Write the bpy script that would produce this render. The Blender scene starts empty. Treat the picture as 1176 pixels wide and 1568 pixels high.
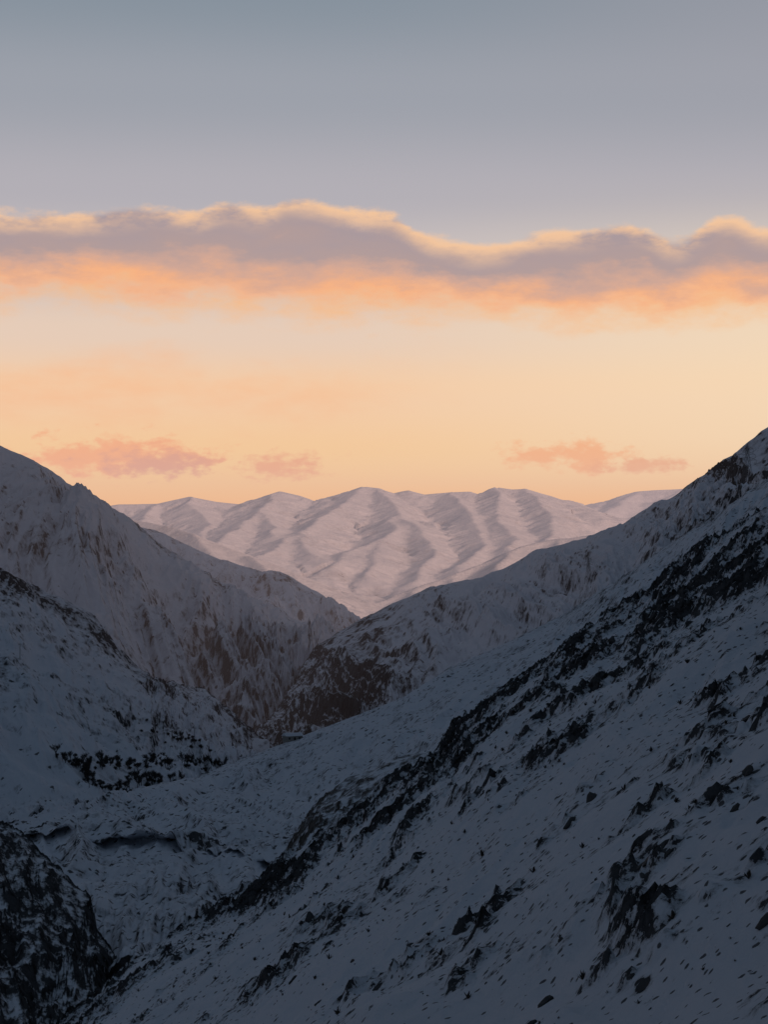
import bpy, math, random, time, bmesh
import numpy as np
from mathutils import Vector
random.seed(3); rng=np.random.default_rng(5)
T0=time.time()
scene=bpy.context.scene
F=3144.0; PITCH=math.atan(66/F)
cp,sp_=math.cos(PITCH),math.sin(PITCH)
HAZE=True

def P(x,y,d):
    a=(x-588)/F; b=(784-y)/F
    fy=cp-b*sp_; fz=sp_+b*cp
    return (a*d, fy*d, fz*d)

def lin(r,g,b):
    f=lambda c:(c/255/12.92) if c/255<=0.04045 else ((c/255+0.055)/1.055)**2.4
    return (f(r),f(g),f(b),1)

# ---------- noise ----------
perm=rng.permutation(256).astype(np.int32); perm=np.concatenate([perm,perm,perm])
G=rng.normal(size=(256,3)); G/=np.linalg.norm(G,axis=1)[:,None]; G=G.astype(np.float32)
GX,GY,GZ=[np.ascontiguousarray(G[:,k]) for k in range(3)]
def perlin(p):
    p=p.astype(np.float32)
    i=np.floor(p); f=p-i; i=i.astype(np.int32)&255
    ix,iy,iz=i[...,0],i[...,1],i[...,2]; fx,fy,fz=f[...,0],f[...,1],f[...,2]
    fa=lambda t:t*t*t*(t*(t*6-15)+10)
    wx,wy,wz=fa(fx),fa(fy),fa(fz)
    def c(dx,dy,dz,hxy):
        h=perm[hxy+iz+dz]
        return GX[h]*(fx-dx)+GY[h]*(fy-dy)+GZ[h]*(fz-dz)
    def col(dx,dy):
        h=perm[perm[ix+dx]+iy+dy]
        a=c(dx,dy,0,h); b=c(dx,dy,1,h)
        return a+(b-a)*wz
    a=col(0,0); a=a+(col(0,1)-a)*wy
    b=col(1,0); b=b+(col(1,1)-b)*wy
    return a+(b-a)*wx
def fbm(p,o=5,r=0.5):
    s=0;a=1;t=0
    for k in range(o):
        s=s+a*perlin(p*(2.03**k)+k*17.3); t+=a; a*=r
    return s/t*1.8
def ridged(p,o=5,r=0.5):
    s=0;a=1;t=0
    for k in range(o):
        s=s+a*(1-np.abs(perlin(p*(2.07**k)+k*11.7))*2.4); t+=a; a*=r
    return s/t

# ---------- terrain lofts ----------
def resample(pts,n):
    pts=np.array(pts,float)
    L=np.concatenate([[0],np.cumsum(np.linalg.norm(np.diff(pts,axis=0),axis=1))]); L/=L[-1]
    t=np.linspace(0,1,n)
    return np.stack([np.interp(t,L,pts[:,k]) for k in range(3)],1)
def rail(pts): return [P(*q) for q in pts]
def catmull(r,rows):
    R=[2*r[0]-r[1]]+list(r)+[2*r[-1]-r[-2]]
    out=[]
    for k in range(len(r)-1):
        a,b,c,d=R[k],R[k+1],R[k+2],R[k+3]
        n=rows[k]
        for j in range(n):
            t=j/n
            out.append(0.5*((2*b)+(c-a)*t+(2*a-5*b+4*c-d)*t*t+(3*b-a-3*c+d)*t**3))
    out.append(r[-1]); return out
def gsmooth(z,w):
    k=np.exp(-0.5*(np.arange(-3*w,3*w+1)/w)**2); k/=k.sum()
    n=3*w
    l=2*z[0]-z[1:n+1][::-1]; r=2*z[-1]-z[-n-1:-1][::-1]
    return np.convolve(np.concatenate([l,z,r]),k,'valid')

SHEETS={}
def make_grid(name,V,rock,ST,mat,nb):
    nr,nc,_=V.shape
    verts=V.reshape(-1,3)
    idx=np.arange(nr*nc).reshape(nr,nc)
    faces=np.stack([idx[:-1,:-1],idx[1:,:-1],idx[1:,1:],idx[:-1,1:]],-1).reshape(-1,4)
    me=bpy.data.meshes.new(name)
    me.vertices.add(len(verts)); me.vertices.foreach_set('co',verts.astype(np.float32).ravel())
    me.loops.add(faces.size); me.loops.foreach_set('vertex_index',faces.astype(np.int32).ravel())
    me.polygons.add(len(faces)); me.polygons.foreach_set('loop_start',np.arange(0,faces.size,4,dtype=np.int32))
    me.update(calc_edges=True)
    me.polygons.foreach_set('use_smooth',np.ones(len(faces),bool))
    at=me.attributes.new('rock','FLOAT','POINT'); at.data.foreach_set('value',rock.astype(np.float32).ravel())
    at=me.attributes.new('st','FLOAT_VECTOR','POINT'); at.data.foreach_set('vector',ST.astype(np.float32).ravel())
    me.materials.append(mat)
    ob=bpy.data.objects.new(name,me); scene.collection.objects.link(ob)
    SHEETS[ob.name]=(V,rock,nb)
    return ob
def sheet(name,front,rows,cols,amp,gs,mat,back=(200,-120),crest_amp=0.12,rockfn=None,rough=0.0,skirt=-260,iso=0.5,stretch=3.0,seed=0,lean=0.0,rr=0.5,kr=0.55,decay=0.3,rl=0.6,rs=0.5,oct=5):
    R=[resample(f,cols) for f in front]
    crest=R[0].copy()
    sz=gsmooth(crest[:,2],max(3,int(cols*0.035))); res=crest[:,2]-sz
    R[0][:,2]=sz; crest=R[0]
    bk=crest+np.array([0,back[0],back[1]])
    rowsP=[bk+(crest-bk)*t for t in np.linspace(0,1,12)[:-1]]
    nb=len(rowsP)
    body=catmull(R,rows)
    sk=R[-1].copy(); sk[:,2]=skirt
    V=np.stack(rowsP+body+[sk])
    nr,nc,_=V.shape
    ds=np.linalg.norm(np.diff(V[nb],axis=0),axis=1); s=np.concatenate([[0],np.cumsum(ds)])
    S=np.broadcast_to(s[None,:],(nr,nc))
    dt=np.linalg.norm(np.diff(V,axis=0),axis=2).mean(1); t=np.concatenate([[0],np.cumsum(dt)])
    t=t-t[nb]
    T=np.broadcast_to(t[:,None],(nr,nc))
    warp=fbm(V/(gs*2.2)+seed,2)
    Tp=np.abs(T); shift=rl*T+warp*gs*1.2*np.clip(Tp/(gs*2),0,1)
    V=V.copy()
    V[...,2]+=np.interp((S+shift).ravel(),s,res).reshape(nr,nc)*np.exp(-Tp/(decay*t[-2]))
    q=np.stack([(S+lean*T)/gs+warp*0.8,T/(gs*stretch)+warp*0.4,np.full_like(S,seed*3.3)],-1)
    rg=ridged(q,oct,rr)-0.55
    fi=fbm(V/(gs*0.9)+seed*1.7,oct+1,rr)
    env=crest_amp+(1-crest_amp)*np.clip(Tp/(gs*1.2),0,1)**0.8
    V[...,2]+=amp*env*(rg+iso*fi)
    V[-1,:,2]=skirt
    dS=np.gradient(V,axis=1); dT=np.gradient(V,axis=0)
    N=np.cross(dS,dT); N/= (np.linalg.norm(N,axis=2)[...,None]+1e-9)
    steep=1-np.abs(N[...,2])
    rock=1.0*(steep-steep[nb:-1].mean())+kr*fbm(V/(gs*rs)+9.1,5,0.65)-0.3*rg
    v01=np.clip(T/t[-2],0,1); u01=S/s[-1]
    if rockfn is not None:
        rock=rock+rockfn(u01,v01,V)
    if rough>0:
        m=np.clip((rock-0.2)*3,0,1)
        V[...,2]+=m*rough*(ridged(V/(gs*0.12)+3,4)-0.3)
        V[...,1]-=m*rough*0.6*fbm(V/(gs*0.1)+5,3)
    return make_grid(name,V,rock,np.stack([S+lean*T,T,V[...,2]*0],-1),mat,nb)
def ridge_net(name,ridges,x0,x1,y0,y1,step,k,mat,floor=-250,ribs=22,rib_s=160,warp=60,seed=0,rockb=-0.15):
    xs=np.arange(x0,x1,step); ys=np.arange(y1,y0,-step)
    X,Y=np.meshgrid(xs,ys)
    p0=np.stack([X,Y,np.full_like(X,seed*7.0)],-1)
    wx=fbm(p0/430,5,0.55)*warp; wy=fbm(p0/430+31,5,0.55)*warp
    kv=k*(1+0.3*fbm(p0/800+77,3))
    Z=np.full(X.shape,float(floor)); Sv=np.zeros_like(X); Dv=np.zeros_like(X)
    acc=0
    for ri,rdg in enumerate(ridges):
        pts=np.array(rdg,float); 
        for a,b in zip(pts[:-1],pts[1:]):
            d=b[:2]-a[:2]; L=np.hypot(*d)+1e-6
            f=0.0 if ri==0 else 1.0
            tt=np.clip(((X+wx*f-a[0])*d[0]+(Y+wy*f-a[1])*d[1])/L**2,0,1)
            D=np.hypot(X+wx*f-(a[0]+tt*d[0]),Y+wy*f-(a[1]+tt*d[1]))
            z=a[2]+tt*(b[2]-a[2])-kv*D*(1.2-0.35*np.clip(D/600,0,1))
            m=z>Z
            Z=np.where(m,z,Z); Sv=np.where(m,acc+tt*L,Sv); Dv=np.where(m,D,Dv)
            acc+=L
    Zs=Z.copy()
    for _ in range(3):
        Zs[1:-1,1:-1]=(Zs[:-2,1:-1]+Zs[2:,1:-1]+Zs[1:-1,:-2]+Zs[1:-1,2:])/4
    Z=np.maximum(Z,Zs)
    env=np.clip(Dv/180,0,1)
    q=np.stack([Sv/rib_s+fbm(p0/300,3)*0.6,Dv/(rib_s*5),np.zeros_like(X)],-1)
    rb=ridged(q,5,0.55)-0.5
    Z=Z+ribs*env*rb+ribs*0.45*(ridged(p0/260,5,0.55)-0.5)*(0.10+env)
    V=np.stack([X,Y,Z],-1)
    gy,gx=np.gradient(Z,step); st=np.hypot(gx,gy)
    rock=0.7*(st-np.median(st))+0.5*fbm(p0/260,4)-0.3*rb+rockb
    return make_grid(name,V,rock,np.stack([Sv,Dv,0*X],-1),mat,0)
def proj(V):
    fw=V[...,1]*cp+V[...,2]*sp_; up=-V[...,1]*sp_+V[...,2]*cp
    return 588+F*V[...,0]/fw, 784-F*up/fw
def on(name,x,y):
    V,_,nb=SHEETS[name]; W=V[nb:-1]
    W=W[W[...,1].mean(1)>60]
    px,py=proj(W); k=np.argmin((px-x)**2+(py-y)**2)
    return Vector(W.reshape(-1,3)[k])

# ---------- node helper ----------
class NT:
    def __init__(s,nt): s.nt=nt; s.n=nt.nodes; s.l=nt.links
    def new(s,t,**k):
        n=s.n.new(t)
        for a,b in k.items(): setattr(n,a,b)
        return n
    def put(s,sock,v):
        if isinstance(v,(int,float)): sock.default_value=v
        elif isinstance(v,(tuple,list)): sock.default_value=v
        else: s.l.new(v,sock)
    def m(s,op,a,b=0.0,c=0.0,clamp=False):
        n=s.new('ShaderNodeMath',operation=op,use_clamp=clamp)
        s.put(n.inputs[0],a); s.put(n.inputs[1],b); s.put(n.inputs[2],c)
        return n.outputs[0]
    def sm(s,v,a,b):
        n=s.new('ShaderNodeMapRange',interpolation_type='SMOOTHSTEP')
        s.put(n.inputs['Value'],v); s.put(n.inputs['From Min'],a); s.put(n.inputs['From Max'],b)
        return n.outputs[0]
    def mix(s,f,a,b,bt='MIX'):
        n=s.new('ShaderNodeMix',data_type='RGBA',blend_type=bt)
        s.put(n.inputs[0],f); s.put(n.inputs[6],a); s.put(n.inputs[7],b)
        return n.outputs[2]
    def noise(s,vec,scale,detail=5,rough=0.55,dist=0.0):
        n=s.new('ShaderNodeTexNoise'); s.put(n.inputs['Vector'],vec)
        n.inputs['Scale'].default_value=scale; n.inputs['Detail'].default_value=detail
        n.inputs['Roughness'].default_value=rough; n.inputs['Distortion'].default_value=dist
        return n.outputs['Fac']
    def ramp(s,v,pts,interp='LINEAR'):
        n=s.new('ShaderNodeValToRGB'); cr=n.color_ramp; cr.interpolation=interp
        while len(cr.elements)<len(pts): cr.elements.new(0.5)
        for e,(p,c) in zip(cr.elements,pts): e.position=p; e.color=c
        s.put(n.inputs[0],v); return n.outputs[0]
    def vec(s,x,y,z=0.0):
        n=s.new('ShaderNodeCombineXYZ'); s.put(n.inputs[0],x);s.put(n.inputs[1],y);s.put(n.inputs[2],z); return n.outputs[0]
    def vscale(s,v,sc):
        n=s.new('ShaderNodeVectorMath',operation='MULTIPLY'); s.put(n.inputs[0],v); n.inputs[1].default_value=sc; return n.outputs[0]

def terrain_mat(name,feat,spk=0,spk_amt=0.5,streak=(1,0.35,1),thr=0.42,soft=0.07,snow=(0.76,0.79,0.84,1),rock=(0.045,0.046,0.048,1),veg=0.35,bump=0.5,namp=2.2,det=6,vlo=-0.15,spk_rock=0.6):
    mt=bpy.data.materials.new(name); mt.use_nodes=True
    g=NT(mt.node_tree); bs=g.n['Principled BSDF']
    g.n.remove(bs); bs=g.new('ShaderNodeBsdfDiffuse')
    g.l.new(bs.outputs[0],g.n['Material Output'].inputs['Surface'])
    pos=g.new('ShaderNodeNewGeometry').outputs['Position']
    ar=g.new('ShaderNodeAttribute',attribute_name='rock').outputs['Fac']
    st=g.new('ShaderNodeAttribute',attribute_name='st').outputs['Vector']
    n1=g.noise(pos,1/feat,det,0.72)
    n2=g.noise(g.vscale(st,streak),1.3/feat,5,0.68,0.3)
    nn=g.m('ADD',g.m('MULTIPLY',g.m('SUBTRACT',n1,0.5),namp*1.25),g.m('MULTIPLY',g.m('SUBTRACT',n2,0.5),namp*0.75))
    an=g.m('ADD',ar,nn)
    r=g.sm(an,thr-soft,thr+soft)
    vg=g.m('MULTIPLY',g.sm(an,vlo,thr),veg)
    c=g.mix(vg,snow,(0.10,0.097,0.093,1))
    if spk>0:
        vo=g.new('ShaderNodeTexVoronoi'); vo.inputs['Scale'].default_value=1/spk
        g.put(vo.inputs['Vector'],pos)
        rnd=g.new('ShaderNodeSeparateColor'); g.put(rnd.inputs[0],vo.outputs['Color'])
        cut=0.75-spk_amt*0.5
        rad=g.m('MULTIPLY',g.sm(g.m('ADD',rnd.outputs[0],g.m('MULTIPLY',ar,spk_rock)),cut,cut+0.5),0.40)
        rad=g.m('ADD',rad,g.m('MULTIPLY',g.m('SUBTRACT',n1,0.52),1.2))
        s1=g.sm(g.m('SUBTRACT',rad,vo.outputs['Distance']),-0.03,0.06)
        c=g.mix(g.m('MULTIPLY',s1,0.85),c,(0.04,0.038,0.035,1))
    rockc=g.mix(g.sm(n1,0.35,0.65),(rock[0]*0.3,rock[1]*0.3,rock[2]*0.3,1),(rock[0]*1.9,rock[1]*1.9,rock[2]*1.9,1))
    c=g.mix(r,c,rockc)
    g.put(bs.inputs['Color'],c)
    b=g.new('ShaderNodeBump'); b.inputs['Strength'].default_value=bump; b.inputs['Distance'].default_value=feat*0.4
    g.put(b.inputs['Height'],n1); g.put(bs.inputs['Normal'],b.outputs[0])
    return mt

# ---------- sheets ----------
def box(u,a,b,s): return np.clip((u-a)/s,0,1)*np.clip((b-u)/s,0,1)

mA=terrain_mat('near_snow_rock',1.7,0.7,0.7,streak=(0.8,1.0,1),thr=0.42,veg=0.45,soft=0.045,det=8,vlo=0.1,spk_rock=0.4,bump=0.8,namp=1.9)
crA=[(-150,1790,300),(100,1568,330),(170,1510,335),(250,1442,340),(300,1410,342),(340,1385,345),(380,1362,348),(450,1312,350),(520,1272,350),(550,1242,350),(610,1192,350),(672,1158,350),(695,1108,350),(760,1068,350),(840,1018,350),(925,955,350),(960,935,350),(1000,910,345),(1040,868,342),(1060,850,340),(1120,818,335),(1176,785,330),(1400,640,320),(1900,350,300)]
ra=rail(crA)
plane=lambda y,z0,b:[(x,y,z0+b*x) for x in (-130,-60,0,60,130,190)]
def rfA(u,v,V):
    w=0.15+0.22*np.clip((u-0.34)/0.16,0,1)
    return 0.62*np.exp(-(v/w)**2)-0.24+0.9*np.clip(fbm(V/26.0+2.2,3),-.45,1)
sheet('near_hillside',[ra,plane(100,-31.4,.726),plane(40,-23,.7),plane(0,-5,.6),plane(-80,10,.6)],[600,60,20,20],1050,4,26,mA,back=(60,-70),crest_amp=0.5,rockfn=rfA,rough=2.8,skirt=-60,seed=1,kr=1.2,decay=0.15,rs=0.42)

mC=terrain_mat('terrace_snow',7,2.8,0.95,thr=0.5,veg=0.5,bump=0.5,spk_rock=0.5,soft=0.05)
crC=[(-300,1330,780),(-100,1290,800),(60,1250,850),(120,1235,900),(210,1208,1000),(300,1190,1080),(380,1158,1150),(470,1125,1200),(540,1098,1200),(620,1068,1200),(690,1022,1200),(740,1000,1200),(790,978,1200),(860,943,1200),(950,885,1150),(1030,832,1100),(1100,785,1050),(1176,735,1000),(1400,600,900),(1800,400,850)]
c2=[(-300,1345,740),(-100,1300,760),(50,1275,770),(130,1270,760),(260,1290,740),(350,1308,720),(440,1312,700),(600,1290,650),(800,1180,600),(1000,1050,550),(1176,950,550),(1400,850,500),(1800,650,480)]
c3=[(x,y+k,d-14) for (x,y,d),k in zip(c2,[30,26,10,14,24,12,26,30,30,30,30,30,30])]
c4=[(-300,1700,480),(-100,1600,480),(100,1540,480),(190,1485,470),(300,1460,455),(440,1420,440),(700,1350,430),(1000,1250,420),(1400,1050,400),(1800,850,380)]
def rfC(u,v,V):
    return -0.14+0.3*box(v,0.50,0.66,0.05)+0.16*np.clip((v-0.6)*5,0,1)+0.3*np.exp(-(v/0.03)**2)
sheet('snowy_terrace',[rail(crC),rail(c2),rail(c3),rail(c4)],[230,20,180],900,11,60,mC,back=(150,-60),crest_amp=0.12,rockfn=rfC,rough=2.5,seed=2,skirt=-200,decay=0.1,kr=0.7)

mK=terrain_mat('knoll_rock',4,0,0.6,thr=0.4,veg=0.8,rock=(0.07,0.065,0.06,1))
crK=[(380,1400,590),(415,1340,600),(445,1292,600),(480,1232,600),(530,1190,600),(570,1178,600),(612,1162,600),(680,1150,600),(800,1120,590),(1000,1060,580)]
kl=[(300,1560,420),(420,1480,420),(600,1400,430),(1000,1300,430)]
sheet('rocky_knoll',[rail(crK),rail(kl)],[150],330,9,30,mK,back=(60,-40),crest_amp=0.3,rockfn=lambda u,v,V:0.25+0*u,rough=1.8,seed=3,skirt=-150)

mB=terrain_mat('ridge_snow',10,6,0.4,thr=0.45,veg=0.55,bump=0.5,soft=0.05)
crB=[(240,1230,1500),(300,1190,1600),(370,1140,1700),(400,1115,1800),(430,1080,1900),(455,1035,2000),(480,995,2100),(520,968,2100),(560,945,2100),(600,925,2100),(650,905,2050),(700,893,2000),(740,885,1950),(790,862,1900),(820,843,1850),(860,835,1800),(920,818,1750),(960,802,1700),(1000,782,1650),(1040,758,1600),(1080,725,1550),(1108,702,1500),(1140,688,1500),(1176,665,1500),(1400,530,1500),(1800,330,1450)]
b2=[(260,1330,1450),(380,1250,1400),(470,1200,1400),(620,1150,1350),(740,1080,1300),(860,1020,1300),(1030,920,1200),(1176,830,1100),(1400,700,1050),(1800,520,1000)]
def rfB(u,v,V):
    x=V[...,0]/V[...,1]*F+588
    return -0.34+0.74*np.clip((720-x)/170,0,1)+0.38*np.clip((x-950)/120,0,1)+0.12*np.exp(-(v/0.1)**2)
sheet('right_ridge',[rail(crB),rail(b2)],[260],900,38,130,mB,back=(350,-160),crest_amp=0.10,rockfn=rfB,rough=3,seed=4,kr=0.7)

mF=terrain_mat('slope_snow',8,4.5,0.5,thr=0.46,veg=0.55,bump=0.6,soft=0.05)
crF=[(-400,740,1300),(-100,830,1400),(0,872,1450),(60,903,1500),(110,925,1500),(140,940,1500),(180,990,1500),(205,1015,1500),(232,1038,1500),(270,1048,1600),(310,1056,1650),(350,1085,1600),(390,1120,1550),(420,1140,1550)]
f2=[(-400,1080,1050),(0,1040,1180),(120,1080,1230),(230,1110,1280),(310,1128,1380),(390,1150,1450),(410,1160,1450)]
f3=[(-400,1360,790),(0,1310,840),(60,1300,880),(150,1260,930),(250,1250,980),(300,1240,1060),(370,1200,1180),(410,1190,1280)]
def rfF(u,v,V):
    return -0.18+0.6*np.exp(-(v/0.18)**2)+0.25*np.exp(-((v-0.5)/0.06)**2)
sheet('left_slope',[rail(crF),rail(f2),rail(f3)],[170,110],700,22,80,mF,back=(200,-120),crest_amp=0.2,rockfn=rfF,rough=2.5,seed=5,kr=0.75)

mE=terrain_mat('gully_rock',4,0,0.5,thr=0.3,veg=0.8)
crE=[(-500,1150,560),(-100,1225,560),(0,1262,550),(40,1285,540),(75,1325,530),(105,1350,525),(138,1382,520),(150,1425,510),(172,1450,500),(188,1478,490),(215,1560,470)]
e2=[(-500,1600,330),(-100,1750,330),(60,1800,330),(150,1800,330)]
sheet('dark_gully_slope',[rail(crE),rail(e2)],[220],330,10,38,mE,back=(40,-60),crest_amp=0.3,rockfn=lambda u,v,V:0.35+0*u,rough=2.0,seed=6,skirt=-200)

mG=terrain_mat('mountain_snow',15,8,0.25,thr=0.45,veg=0.5,bump=0.9,vlo=-0.15,soft=0.05)
crG=[(-500,520,2500),(-150,640,2500),(0,685,2600),(50,705,2600),(75,722,2650),(105,745,2700),(150,765,2750),(200,800,2800),(250,838,2850),(300,870,2900),(340,892,2950),(370,912,3000),(430,952,3000),(470,975,3000),(510,1000,2900),(560,1050,2800)]
g2=[(-500,1250,1700),(0,1180,1750),(230,1160,1800),(300,1140,1800),(380,1150,1800),(440,1130,1900),(480,1100,2200),(560,1110,2300)]
def rfG(u,v,V):
    x=V[...,0]/V[...,1]*F+588
    return -0.14+0.7*np.exp(-(v/0.11)**2)*np.clip((x-80)/60,0.2,1)+0.35*np.clip(fbm(V/420+5,3),-.5,1)
sheet('left_mountain',[rail(crG),rail(g2)],[300],700,170,300,mG,back=(500,-300),crest_amp=0.03,rockfn=rfG,rough=6,seed=7,lean=0.4,kr=0.8,iso=0.35,rs=0.4,rr=0.55)

mH=terrain_mat('spur_snow',26,0,0.4,thr=0.45,veg=0.45)
crH=[(0,780,4600),(100,790,4500),(180,800,4500),(235,812,4500),(270,826,4450),(310,846,4400),(345,860,4400),(400,874,4300),(450,888,4250),(495,912,4200),(530,940,4100),(560,958,4000),(620,980,3900)]
h2=[(0,1030,3400),(300,1050,3400),(450,1060,3300),(530,1060,3300),(620,1060,3300)]
sheet('valley_spur',[rail(crH),rail(h2)],[200],500,110,180,mH,back=(500,-200),crest_amp=0.05,rockfn=lambda u,v,V:0.0+0.25*np.exp(-(v/0.08)**2),rough=4,seed=8,skirt=-280,kr=0.8,rr=0.55)

mI=terrain_mat('far_snow',50,0,0.2,thr=0.56,veg=0.35,rock=(0.12,0.11,0.11,1),bump=0.5,namp=1.5,streak=(1,0.22,1),snow=(0.82,0.82,0.83,1))
r3=lambda pts:[P(*q) for q in pts]
foot=[r3([(60,770,7300),(200,795,7000),(270,808,6800),(310,825,6600),(360,843,6500),(430,868,6400),(480,893,6300),(520,918,6200),(548,938,6100)]),
      r3([(300,815,6700),(330,860,6200),(350,900,5800)]),r3([(380,850,6450),(430,890,6000)]),r3([(450,878,6350),(480,920,6000)]),
      r3([(548,938,6300),(575,925,6400),(620,905,6600),(680,885,6900),(740,862,7100),(800,836,7300),(850,826,7400),(900,820,7400),(1100,790,7400)]),
      r3([(640,897,6700),(600,940,6100)]),r3([(700,877,7000),(660,930,6300)]),r3([(780,845,7200),(740,900,6500)]),r3([(860,825,7400),(860,880,6700)])]
ridge_net('foothill_spur',foot,-1700,1500,5200,8200,11,0.42,mI,floor=-255,ribs=22,rib_s=80,warp=40,seed=2)

crI=[(-400,800),(-50,790),(100,785),(180,772),(240,771),(290,760),(330,768),(375,773),(400,764),(430,752),(455,758),(485,770),(520,756),(560,745),(580,747),(600,755),(625,750),(650,757),(690,753),(720,752),(735,757),(765,746),(785,749),(805,748),(840,758),(865,770),(890,782),(930,800),(980,820),(1200,850)]
far=[r3([(x,y,11500) for x,y in crI]),
 r3([(290,760,11500),(320,800,10700),(300,840,9900)]),r3([(240,771,11500),(210,800,10800),(230,840,9800)]),
 r3([(430,752,11500),(395,780,10900),(350,815,10000),(330,850,9200)]),r3([(395,780,10900),(420,820,9900)]),
 r3([(560,745,11500),(510,780,10800),(455,815,10000),(400,850,9100)]),r3([(455,815,10000),(480,850,9200)]),
 r3([(580,747,11500),(610,785,10700),(590,822,9900),(560,880,8900)]),r3([(590,822,9900),(500,865,9000)]),r3([(610,785,10700),(660,830,9800),(640,890,8800)]),
 r3([(690,753,11500),(720,785,10700),(745,830,9800),(700,880,8900)]),
 r3([(765,746,11500),(760,785,10700),(790,825,9800),(790,860,9200)]),
 r3([(805,748,11500),(850,790,10600),(840,825,9900)])]
ridge_net('far_mountain_range',far,-3100,2400,7900,12700,12,0.38,mI,floor=-255,ribs=48,rib_s=120,warp=80,seed=5)
crJ=[(600,830),(800,800),(885,783),(905,777),(940,765),(975,752),(1000,750),(1045,748),(1100,745),(1300,735),(1700,740)]
farJ=[r3([(x,y,15500) for x,y in crJ]),r3([(975,752,15500),(920,790,14300),(900,830,13300)]),r3([(1045,748,15500),(1010,780,14500),(980,820,13500)]),r3([(940,765,15500),(900,790,14800)])]
ridge_net('far_mountain_range',farJ,0,5000,12600,16800,24,0.34,mI,floor=-255,ribs=45,rib_s=160,warp=80,seed=8)

cm=[(2300,y,1750+120*math.sin(y*0.002)) for y in range(-6500,3300,300)]  # added massif out of view, blocks the low sun from the near terrain
cm2=[(max(420,abs(y)*0.3),y,-150) for y in range(-6500,3300,300)]
sheet('sun_block_massif',[cm,cm2],[60],160,90,380,mI,back=(0,-50),crest_amp=0.3,rockfn=lambda u,v,V:-0.1+0*u,seed=12)

gm=bpy.data.meshes.new('ground'); n=24
gv=[(0,6000,-258)]+[(45000*math.cos(a),6000+45000*math.sin(a),-258) for a in [2*math.pi*k/n for k in range(n)]]
gm.from_pydata(gv,[],[(0,k+1,(k+1)%n+1) for k in range(n)]); gm.materials.append(mI)
scene.collection.objects.link(bpy.data.objects.new('ground',gm))

# ---------- simple dark materials ----------
def simple(name,col,var=0.5,scale=2.0):
    mt=bpy.data.materials.new(name); mt.use_nodes=True; g=NT(mt.node_tree); bs=g.n['Principled BSDF']
    pos=g.new('ShaderNodeNewGeometry').outputs['Position']
    n=g.noise(pos,scale,4,0.6)
    c=g.mix(n,tuple(k*(1-var) for k in col)+(1,),tuple(k*(1+var) for k in col)+(1,))
    g.put(bs.inputs['Base Color'],c); bs.inputs['Roughness'].default_value=0.9
    return mt
m_stone=simple('dark_stone',(0.05,0.05,0.05)); m_bark=simple('winter_bark',(0.04,0.038,0.036),0.4,1.0)
m_steel=simple('galvanised_steel',(0.14,0.145,0.15),0.2)
m_shrub=simple('dry_shrub',(0.045,0.038,0.03),0.4,3.0)
m_wall=simple('plaster_wall',(0.30,0.28,0.25),0.2); m_roof=simple('roof_snow',(0.7,0.73,0.78),0.05); m_dark=simple('window_dark',(0.02,0.02,0.025),0.1)

def addmesh(name,verts,faces,mat,parent=None,smooth=False):
    me=bpy.data.meshes.new(name); me.from_pydata(verts,[],faces); me.materials.append(mat)
    ob=bpy.data.objects.new(name,me); scene.collection.objects.link(ob)
    if parent: ob.parent=parent
    return ob
bm=bmesh.new(); bmesh.ops.create_icosphere(bm,subdivisions=2,radius=1)
IV=np.array([v.co[:] for v in bm.verts]); IF=np.array([[v.index for v in f.verts] for f in bm.faces]); bm.free()
def boulders():
    V,rock,nb=SHEETS['near_hillside']
    nr,nc,_=V.shape
    vs=[];fs=[];off=0
    items=[]
    N_=5000
    rows=nb+(rng.random(N_)*650).astype(int); cols=(rng.random(N_)*(nc-1)).astype(int)
    for r_,c_ in zip(rows,cols):
        if rng.random()>0.25+0.8*max(0,rock[r_,c_]+0.25): continue
        size=min(0.07*(rng.pareto(1.9)+1),0.5)
        items.append((V[r_,c_],size))
    for x,y,s in [(1008,1314,0.9),(994,1325,0.5),(868,1262,0.4),(1028,1306,0.4),(1165,1260,0.3),(965,1492,0.2),(860,1440,0.2),(905,1225,0.5),(1150,1180,0.4)]:
        items.append((np.array(on('near_hillside',x,y)),s))
    for p,size in items:
        a=rng.random()*6.28; sc=size*np.array([1.1+rng.random()*.6,0.8+rng.random()*.4,0.6+rng.random()*.45])
        o_=rng.random(3)*99
        W=IV*(1+0.9*perlin(IV*0.9+o_)+0.5*perlin(IV*2.3+o_))[:,None]*sc
        for _ in range(3):
            nrm=rng.normal(size=3); nrm/=np.linalg.norm(nrm); h=0.55*size
            dd=W@nrm-h; W=W-np.clip(dd,0,None)[:,None]*nrm
        ca,sa=math.cos(a),math.sin(a)
        W=np.stack([W[:,0]*ca-W[:,1]*sa,W[:,0]*sa+W[:,1]*ca,W[:,2]],1)
        W[:,2]+=W[:,0]*0.6
        W=W+p+np.array([0,0,size*0.1])
        vs.append(W); fs.append(IF+off); off+=len(IV)
    addmesh('boulders',np.concatenate(vs).tolist(),np.concatenate(fs).tolist(),m_stone)
boulders()
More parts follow.
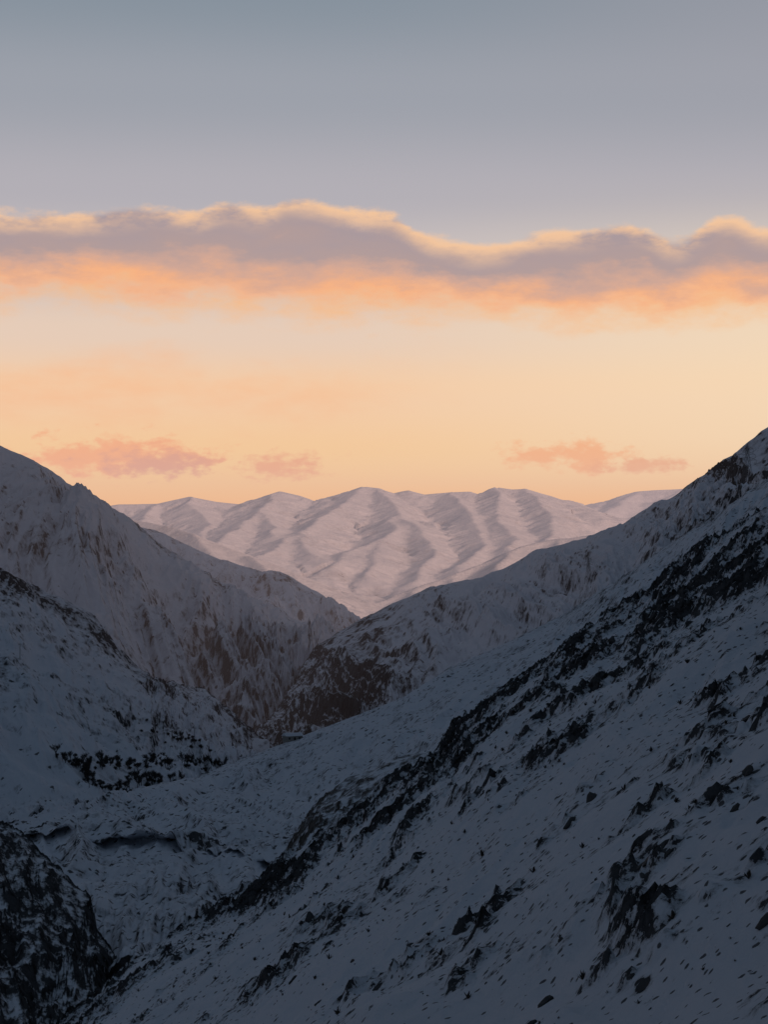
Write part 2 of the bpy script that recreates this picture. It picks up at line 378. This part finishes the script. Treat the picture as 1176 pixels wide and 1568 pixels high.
def shrubs():
    V,rock,nb=SHEETS['near_hillside']
    nr,nc,_=V.shape
    vs=[];fs=[]
    for k in range(7000):
        r_=nb+int(rng.random()*650); c_=int(rng.random()*(nc-1))
        if rng.random()>0.35+0.8*max(0,rock[r_,c_]+0.3): continue
        p=V[r_,c_]; s=0.12+0.45*rng.random()**3
        for j in range(16):
            a=rng.random()*6.28; t=rng.random()*1.1; L=s*(0.6+0.6*rng.random())
            d=np.array([math.cos(a)*math.sin(t),math.sin(a)*math.sin(t),math.cos(t)])
            q=np.array([-math.sin(a),math.cos(a),0])*s*0.12
            o=len(vs); b=p-np.array([0,0,.05])+d*0.05
            vs+= [b-q*.4,b+q*.4,b+d*L*.6+q,b+d*L,b+d*L*.6-q]; fs.append((o,o+1,o+2,o+3,o+4))
    addmesh('shrubs',[tuple(v) for v in vs],fs,m_shrub)
shrubs()

# ---------- beams ----------
def beam(vs,fs,a,b,r0,r1,n=4):
    a=Vector(a);b=Vector(b);d=(b-a)
    if d.length<1e-5:return
    q=d.normalized().to_track_quat('Z','Y'); o=len(vs)
    for c,r in((a,r0),(b,r1)):
        for k in range(n):
            t=2*math.pi*k/n+.785
            vs.append(tuple(c+q@Vector((math.cos(t)*r,math.sin(t)*r,0))))
    for k in range(n): fs.append((o+k,o+(k+1)%n,o+n+(k+1)%n,o+n+k))
    fs.append(tuple(range(o+n-1,o-1,-1))); fs.append(tuple(range(o+n,o+2*n)))
def pylon(p,h,t,rot=0.4):
    vs=[];fs=[]; base=h*0.11
    lv=[0,.22,.42,.58,.72,.84,.93]
    wd=lambda k: base*(1-k)**1.2*0.9+h*0.012
    cr=lambda k:[Vector((sx*wd(k),sy*wd(k),h*k)) for sx,sy in((1,1),(-1,1),(-1,-1),(1,-1))]
    for i in range(len(lv)-1):
        a,b=cr(lv[i]),cr(lv[i+1])
        for k in range(4):
            beam(vs,fs,a[k],b[k],t,t); beam(vs,fs,a[k],b[(k+1)%4],t*.6,t*.6); beam(vs,fs,a[(k+1)%4],b[k],t*.6,t*.6); beam(vs,fs,b[k],b[(k+1)%4],t*.6,t*.6)
    for c in cr(.93): beam(vs,fs,c,(0,0,h),t,t*.6)
    for k,l in((.70,.20),(.80,.17),(.90,.13)):
        for s in(-1,1):
            tip=Vector((s*h*l,0,h*k))
            for sy in(-1,1):
                beam(vs,fs,(s*wd(k),sy*wd(k),h*k),tip,t*.7,t*.5); beam(vs,fs,(s*wd(k),sy*wd(k),h*(k+.05)),tip,t*.6,t*.5)
            beam(vs,fs,tip,tip-Vector((0,0,h*.05)),t*.6,t*.6)
    c,s=math.cos(rot),math.sin(rot)
    vs=[(p[0]+x*c-y*s,p[1]+x*s+y*c,p[2]+z-0.8) for x,y,z in vs]
    addmesh('transmission_tower',vs,fs,m_steel)
    return [Vector((p[0]+sgn*h*l*c,p[1]+sgn*h*l*s,p[2]+h*(k-.05)-.8)) for k,l in((.70,.20),(.80,.17),(.90,.13)) for sgn in(-1,1)]
tw=[]
for (nm,x,y,h,t) in [('right_ridge',1146,762,36,.12),('right_ridge',902,893,20,.09)]:
    tw.append(pylon(on(nm,x,y),h,t))
vs=[];fs=[]
for A_,B_ in zip(tw[:-1],tw[1:]):
    for a,b in zip(A_,B_):
        L=(b-a).length
        pts=[a.lerp(b,k/24)-Vector((0,0,4*L*.03*(k/24)*(1-k/24))) for k in range(25)]
        for k in range(24): beam(vs,fs,pts[k],pts[k+1],.025,.025,3)
addmesh('power_line',vs,fs,m_steel)
for x,y,h in [(297,1140,11),(233,1178,11),(30,1010,10)]:
    p=on('left_slope',x,y); vs=[];fs=[]
    beam(vs,fs,p-Vector((0,0,.5)),p+Vector((0,0,h)),.2,.13,6); beam(vs,fs,p+Vector((-1.2,0,h-.8)),p+Vector((1.2,0,h-.8)),.1,.1)
    for s in(-1,0,1): beam(vs,fs,p+Vector((s*1.1,0,h-.8)),p+Vector((s*1.1,0,h-.4)),.06,.06)
    addmesh('utility_pole',vs,fs,m_bark)

# ---------- valley trees ----------
def tree(vs,fs,p,h):
    def rec(a,d,L,r,lev):
        b=a+d*L
        beam(vs,fs,a,b,r,r*.6,4 if lev<2 else 3)
        if lev>=2:
            for j in range(6):
                q=b-d*L*random.random(); o=len(vs)
                e=Vector((random.uniform(-1,1),random.uniform(-1,1),random.uniform(-.6,1))).normalized()*random.uniform(.5,1.4)
                s=Vector((random.uniform(-1,1),random.uniform(-1,1),random.uniform(-1,1))).normalized()*.11
                vs.extend([tuple(q-s),tuple(q+s),tuple(q+e)]); fs.append((o,o+1,o+2))
            if lev>=3: return
        for j in range(random.choice((3,4))):
            nd=(d+Vector((random.uniform(-1,1),random.uniform(-1,1),random.uniform(-.1,.7)))*.85).normalized()
            rec(a+d*L*random.uniform(.4,1),nd,L*random.uniform(.6,.8),r*.55,lev+1)
    rec(p-Vector((0,0,.4)),Vector((random.uniform(-.1,.1),random.uniform(-.1,.1),1)).normalized(),h*.34,h*.022,0)
def tree_line(lines):
    vs=[];fs=[]
    for pts,cnt,jit,hh in lines:
        pts=np.array(pts,float)
        for k in range(cnt):
            t=random.random()**1.0*(len(pts)-1); i=int(t); q=pts[i]+(pts[i+1]-pts[i])*(t-i)
            p=on('left_slope',q[0]+random.gauss(0,jit),q[1]+random.gauss(0,jit*.5))
            tree(vs,fs,p,hh[0]+(hh[1]-hh[0])*random.random()**1.6)
    addmesh('tree_row',vs,fs,m_bark)
tree_line([([(82,1156),(120,1176),(160,1178)],32,5,(3,12)),([(160,1174),(200,1178),(250,1170),(300,1176),(338,1174)],85,7,(2.5,11)),([(125,1180),(140,1200),(155,1214),(190,1210)],30,7,(3,11)),([(195,1204),(230,1204),(275,1188)],36,9,(3,11)),([(262,1130),(300,1140)],14,9,(3,8)),([(215,1110),(340,1165)],16,9,(2,6))])

# ---------- house ----------
hp=on('snowy_terrace',447,1134)
root=bpy.data.objects.new('village_house',None); scene.collection.objects.link(root); root.location=hp; root.rotation_euler=(0,0,.5)
def bx(x0,x1,y0,y1,z0,z1): 
    return [(x,y,z) for x in(x0,x1) for y in(y0,y1) for z in(z0,z1)],[(0,1,3,2),(4,6,7,5),(0,4,5,1),(2,3,7,6),(0,2,6,4),(1,5,7,3)]
v,f=bx(-5,5,-3,3,-1.5,2.8); addmesh('walls',v,f,m_wall,root)
addmesh('roof',[(-5.6,-3.6,2.7),(5.6,-3.6,2.7),(5.6,3.6,2.7),(-5.6,3.6,2.7),(-5.6,0,4.4),(5.6,0,4.4)],[(0,1,5,4),(3,4,5,2),(0,4,3),(1,2,5),(0,3,2,1)],m_roof,root)
for k,x in enumerate((-3.4,0,3.0)):
    v,f=bx(x-.5,x+.5,-3.05,-2.9,(.8 if k!=1 else -.2),1.9); addmesh('window_%d'%k if k!=1 else 'door',v,f,m_dark,root)

# ---------- haze ----------
if HAZE:
    v,f=bx(-9000,9000,1250,17500,-300,620)
    me=bpy.data.meshes.new('glowing_haze'); me.from_pydata(v,[],f)
    mt=bpy.data.materials.new('haze_glow'); mt.use_nodes=True; g=NT(mt.node_tree); g.n.clear()
    out=g.new('ShaderNodeOutputMaterial')
    sg=3.4e-5
    ab=g.new('ShaderNodeVolumeAbsorption'); ab.inputs['Color'].default_value=(0,0,0,1); ab.inputs['Density'].default_value=sg
    em=g.new('ShaderNodeEmission'); em.inputs['Color'].default_value=(0.64,0.485,0.50,1); em.inputs['Strength'].default_value=sg  # volume glows by itself; emission colour stands in for light scattered by haze
    ad=g.new('ShaderNodeAddShader'); g.l.new(ab.outputs[0],ad.inputs[0]); g.l.new(em.outputs[0],ad.inputs[1]); g.l.new(ad.outputs[0],out.inputs['Volume'])
    me.materials.append(mt)
    scene.collection.objects.link(bpy.data.objects.new('glowing_haze',me))

# ---------- world ----------
SUN_AZ=134.0; SUN_EL=16.0
w=bpy.data.worlds.new('World'); scene.world=w; w.use_nodes=True
g=NT(w.node_tree); g.n.clear()
out=g.new('ShaderNodeOutputWorld'); bg=g.new('ShaderNodeBackground'); g.l.new(bg.outputs[0],out.inputs[0])
D=g.new('ShaderNodeTexCoord').outputs['Generated']
sx=g.new('ShaderNodeSeparateXYZ'); g.put(sx.inputs[0],D); X,Y,Z=sx.outputs
el=g.m('MULTIPLY',g.m('ARCSINE',Z),57.2958)
az=g.m('MULTIPLY',g.m('ARCTAN2',X,Y),57.2958)
DP=0.018224
E=lambda y:(850-y)*DP
A=lambda x:(x-588)*DP
ff=lambda e: math.sqrt(max(e,0)/90)
fe=g.m('SQRT',g.m('DIVIDE',g.m('MAXIMUM',el,0.0),90.0))
front=g.ramp(fe,[(0.0,lin(255,172,84)),(ff(E(785)),lin(255,184,98)),(ff(E(700)),lin(255,206,138)),(ff(E(600)),lin(250,208,163)),(ff(E(510)),lin(233,207,184)),(ff(E(400)),lin(198,190,189)),(ff(E(300)),lin(176,174,181)),(ff(E(150)),lin(153,159,169)),(ff(E(0)),lin(131,144,156)),(ff(22),lin(88,102,124)),(ff(35),lin(52,65,88)),(1.0,lin(40,54,76))],'EASE')
glow=g.m('MULTIPLY',g.sm(az,-3,12),g.m('MULTIPLY',g.sm(el,1.4,3.4),g.m('SUBTRACT',1.0,g.sm(el,5,11))))
front=g.mix(g.m('MULTIPLY',glow,0.65),front,lin(253,227,186))
front=g.mix(g.m('MULTIPLY',g.m('MULTIPLY',g.sm(az,-2,12),g.sm(el,9,15)),0.45),front,lin(160,158,167))
n=g.noise(g.vec(az,g.m('MULTIPLY',el,2.3),3.7),0.72,7,0.6); nb_=g.noise(g.vec(az,g.m('MULTIPLY',el,2.6),9.0),0.28,5,0.58)
def fcurve(pts,val):
    nd=g.new('ShaderNodeFloatCurve'); c=nd.mapping.curves[0]
    P_=[((A(x)+12)/24,E(y)/15) for x,y in pts]
    while len(c.points)<len(P_): c.points.new(0.5,0.5)
    for p,(a,b) in zip(c.points,P_): p.location=(a,b)
    nd.mapping.update(); g.put(nd.inputs['Value'],val)
    return g.m('MULTIPLY',nd.outputs[0],15.0)
aa=g.m('DIVIDE',g.m('ADD',az,12.0),24.0,clamp=True)
top=fcurve([(-70,325),(0,334),(80,335),(160,328),(240,318),(300,328),(340,316),(410,323),(440,306),(520,314),(600,326),(650,360),(700,370),(760,374),(820,358),(900,355),(960,348),(1040,374),(1100,340),(1176,358),(1246,350)],aa)
bot=fcurve([(-70,462),(0,460),(100,445),(200,466),(350,466),(480,478),(600,474),(800,482),(930,494),(1100,484),(1176,476),(1246,470)],aa)
pert=g.m('MULTIPLY',g.m('SUBTRACT',n,0.5),1.3)
tE=g.m('SUBTRACT',g.m('ADD',top,g.m('MULTIPLY',pert,0.6)),el)
bE=g.m('SUBTRACT',el,g.m('ADD',bot,g.m('MULTIPLY',pert,1.4)))
dens=g.m('MULTIPLY',g.sm(tE,-0.08,0.22),g.sm(bE,-0.7,0.75))
s_=g.m('DIVIDE',bE,g.m('ADD',g.m('ADD',bE,tE),0.001))
s_=g.m('ADD',s_,g.m('MULTIPLY',g.m('SUBTRACT',nb_,0.5),0.65))
cc=g.ramp(s_,[(0.0,lin(255,186,114)),(0.18,lin(252,177,120)),(0.38,lin(212,165,142)),(0.56,lin(174,151,148)),(0.85,lin(163,148,153)),(1.0,lin(190,167,160))])
rim=g.m('MULTIPLY',g.m('SUBTRACT',1.0,g.sm(tE,0.05,0.8)),g.sm(g.m('ADD',g.m('MULTIPLY',n,0.6),nb_),0.62,0.84))
cc=g.mix(g.m('MULTIPLY',rim,0.95),cc,lin(255,203,152))
sky=g.mix(g.m('MULTIPLY',dens,0.96),front,cc)
nbl=g.noise(g.vec(az,g.m('MULTIPLY',el,2.0),1.1),1.4,6,0.6)
def blob(cx,cy,rx,ry,amt,th,nn):
    dx=g.m('DIVIDE',g.m('SUBTRACT',az,A(cx)),rx*DP); dy=g.m('DIVIDE',g.m('SUBTRACT',el,E(cy)),ry*DP)
    r=g.m('SQRT',g.m('ADD',g.m('MULTIPLY',dx,dx),g.m('MULTIPLY',dy,dy)))
    f=g.sm(g.m('SUBTRACT',g.m('ADD',1.0,g.m('MULTIPLY',g.m('SUBTRACT',nn,0.5),3.0)),r),0.0,th)
    return g.m('MULTIPLY',f,amt)
for cx,cy,rx,ry,col,amt,th,nn in [(180,600,420,75,lin(255,184,124),0.8,1.8,nb_),(560,610,260,80,lin(254,194,138),0.4,1.8,nb_),
          (180,702,190,40,lin(252,170,110),0.95,0.7,nbl),(240,714,110,30,lin(220,152,122),0.8,0.9,nbl),(430,716,100,26,lin(242,164,112),0.9,0.8,nbl),
          (880,700,130,27,lin(253,176,110),0.95,0.8,nbl),(980,714,70,17,lin(242,167,112),0.85,0.8,nbl)]:
    sky=g.mix(blob(cx,cy,rx,ry,amt,th,nn),sky,col)
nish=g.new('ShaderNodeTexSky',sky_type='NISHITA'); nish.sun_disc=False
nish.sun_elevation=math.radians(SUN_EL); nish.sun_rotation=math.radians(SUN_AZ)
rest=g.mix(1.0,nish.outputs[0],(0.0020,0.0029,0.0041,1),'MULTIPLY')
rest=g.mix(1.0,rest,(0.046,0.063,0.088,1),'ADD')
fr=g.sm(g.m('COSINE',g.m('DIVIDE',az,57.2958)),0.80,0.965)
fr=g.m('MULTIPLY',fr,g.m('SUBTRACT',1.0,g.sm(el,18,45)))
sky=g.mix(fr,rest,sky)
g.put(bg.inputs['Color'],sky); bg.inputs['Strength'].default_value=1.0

sl=bpy.data.lights.new('sun','SUN'); sl.energy=2.1; sl.angle=math.radians(9); sl.color=(1.0,0.62,0.48)
so=bpy.data.objects.new('sun',sl); scene.collection.objects.link(so)
a,e=math.radians(SUN_AZ),math.radians(SUN_EL)
dv=Vector((math.sin(a)*math.cos(e),math.cos(a)*math.cos(e),math.sin(e)))
so.rotation_euler=(-dv).to_track_quat('-Z','Y').to_euler()

cam=bpy.data.cameras.new('camera'); co=bpy.data.objects.new('camera',cam); scene.collection.objects.link(co)
cam.sensor_fit='VERTICAL'; cam.sensor_height=36; cam.lens=36*F/1568
cam.clip_start=0.5; cam.clip_end=120000
co.rotation_euler=(math.pi/2+PITCH,0,0)
scene.camera=co
scene.view_settings.view_transform='Standard'; scene.view_settings.look='None'; scene.view_settings.exposure=0
print('T total',time.time()-T0)
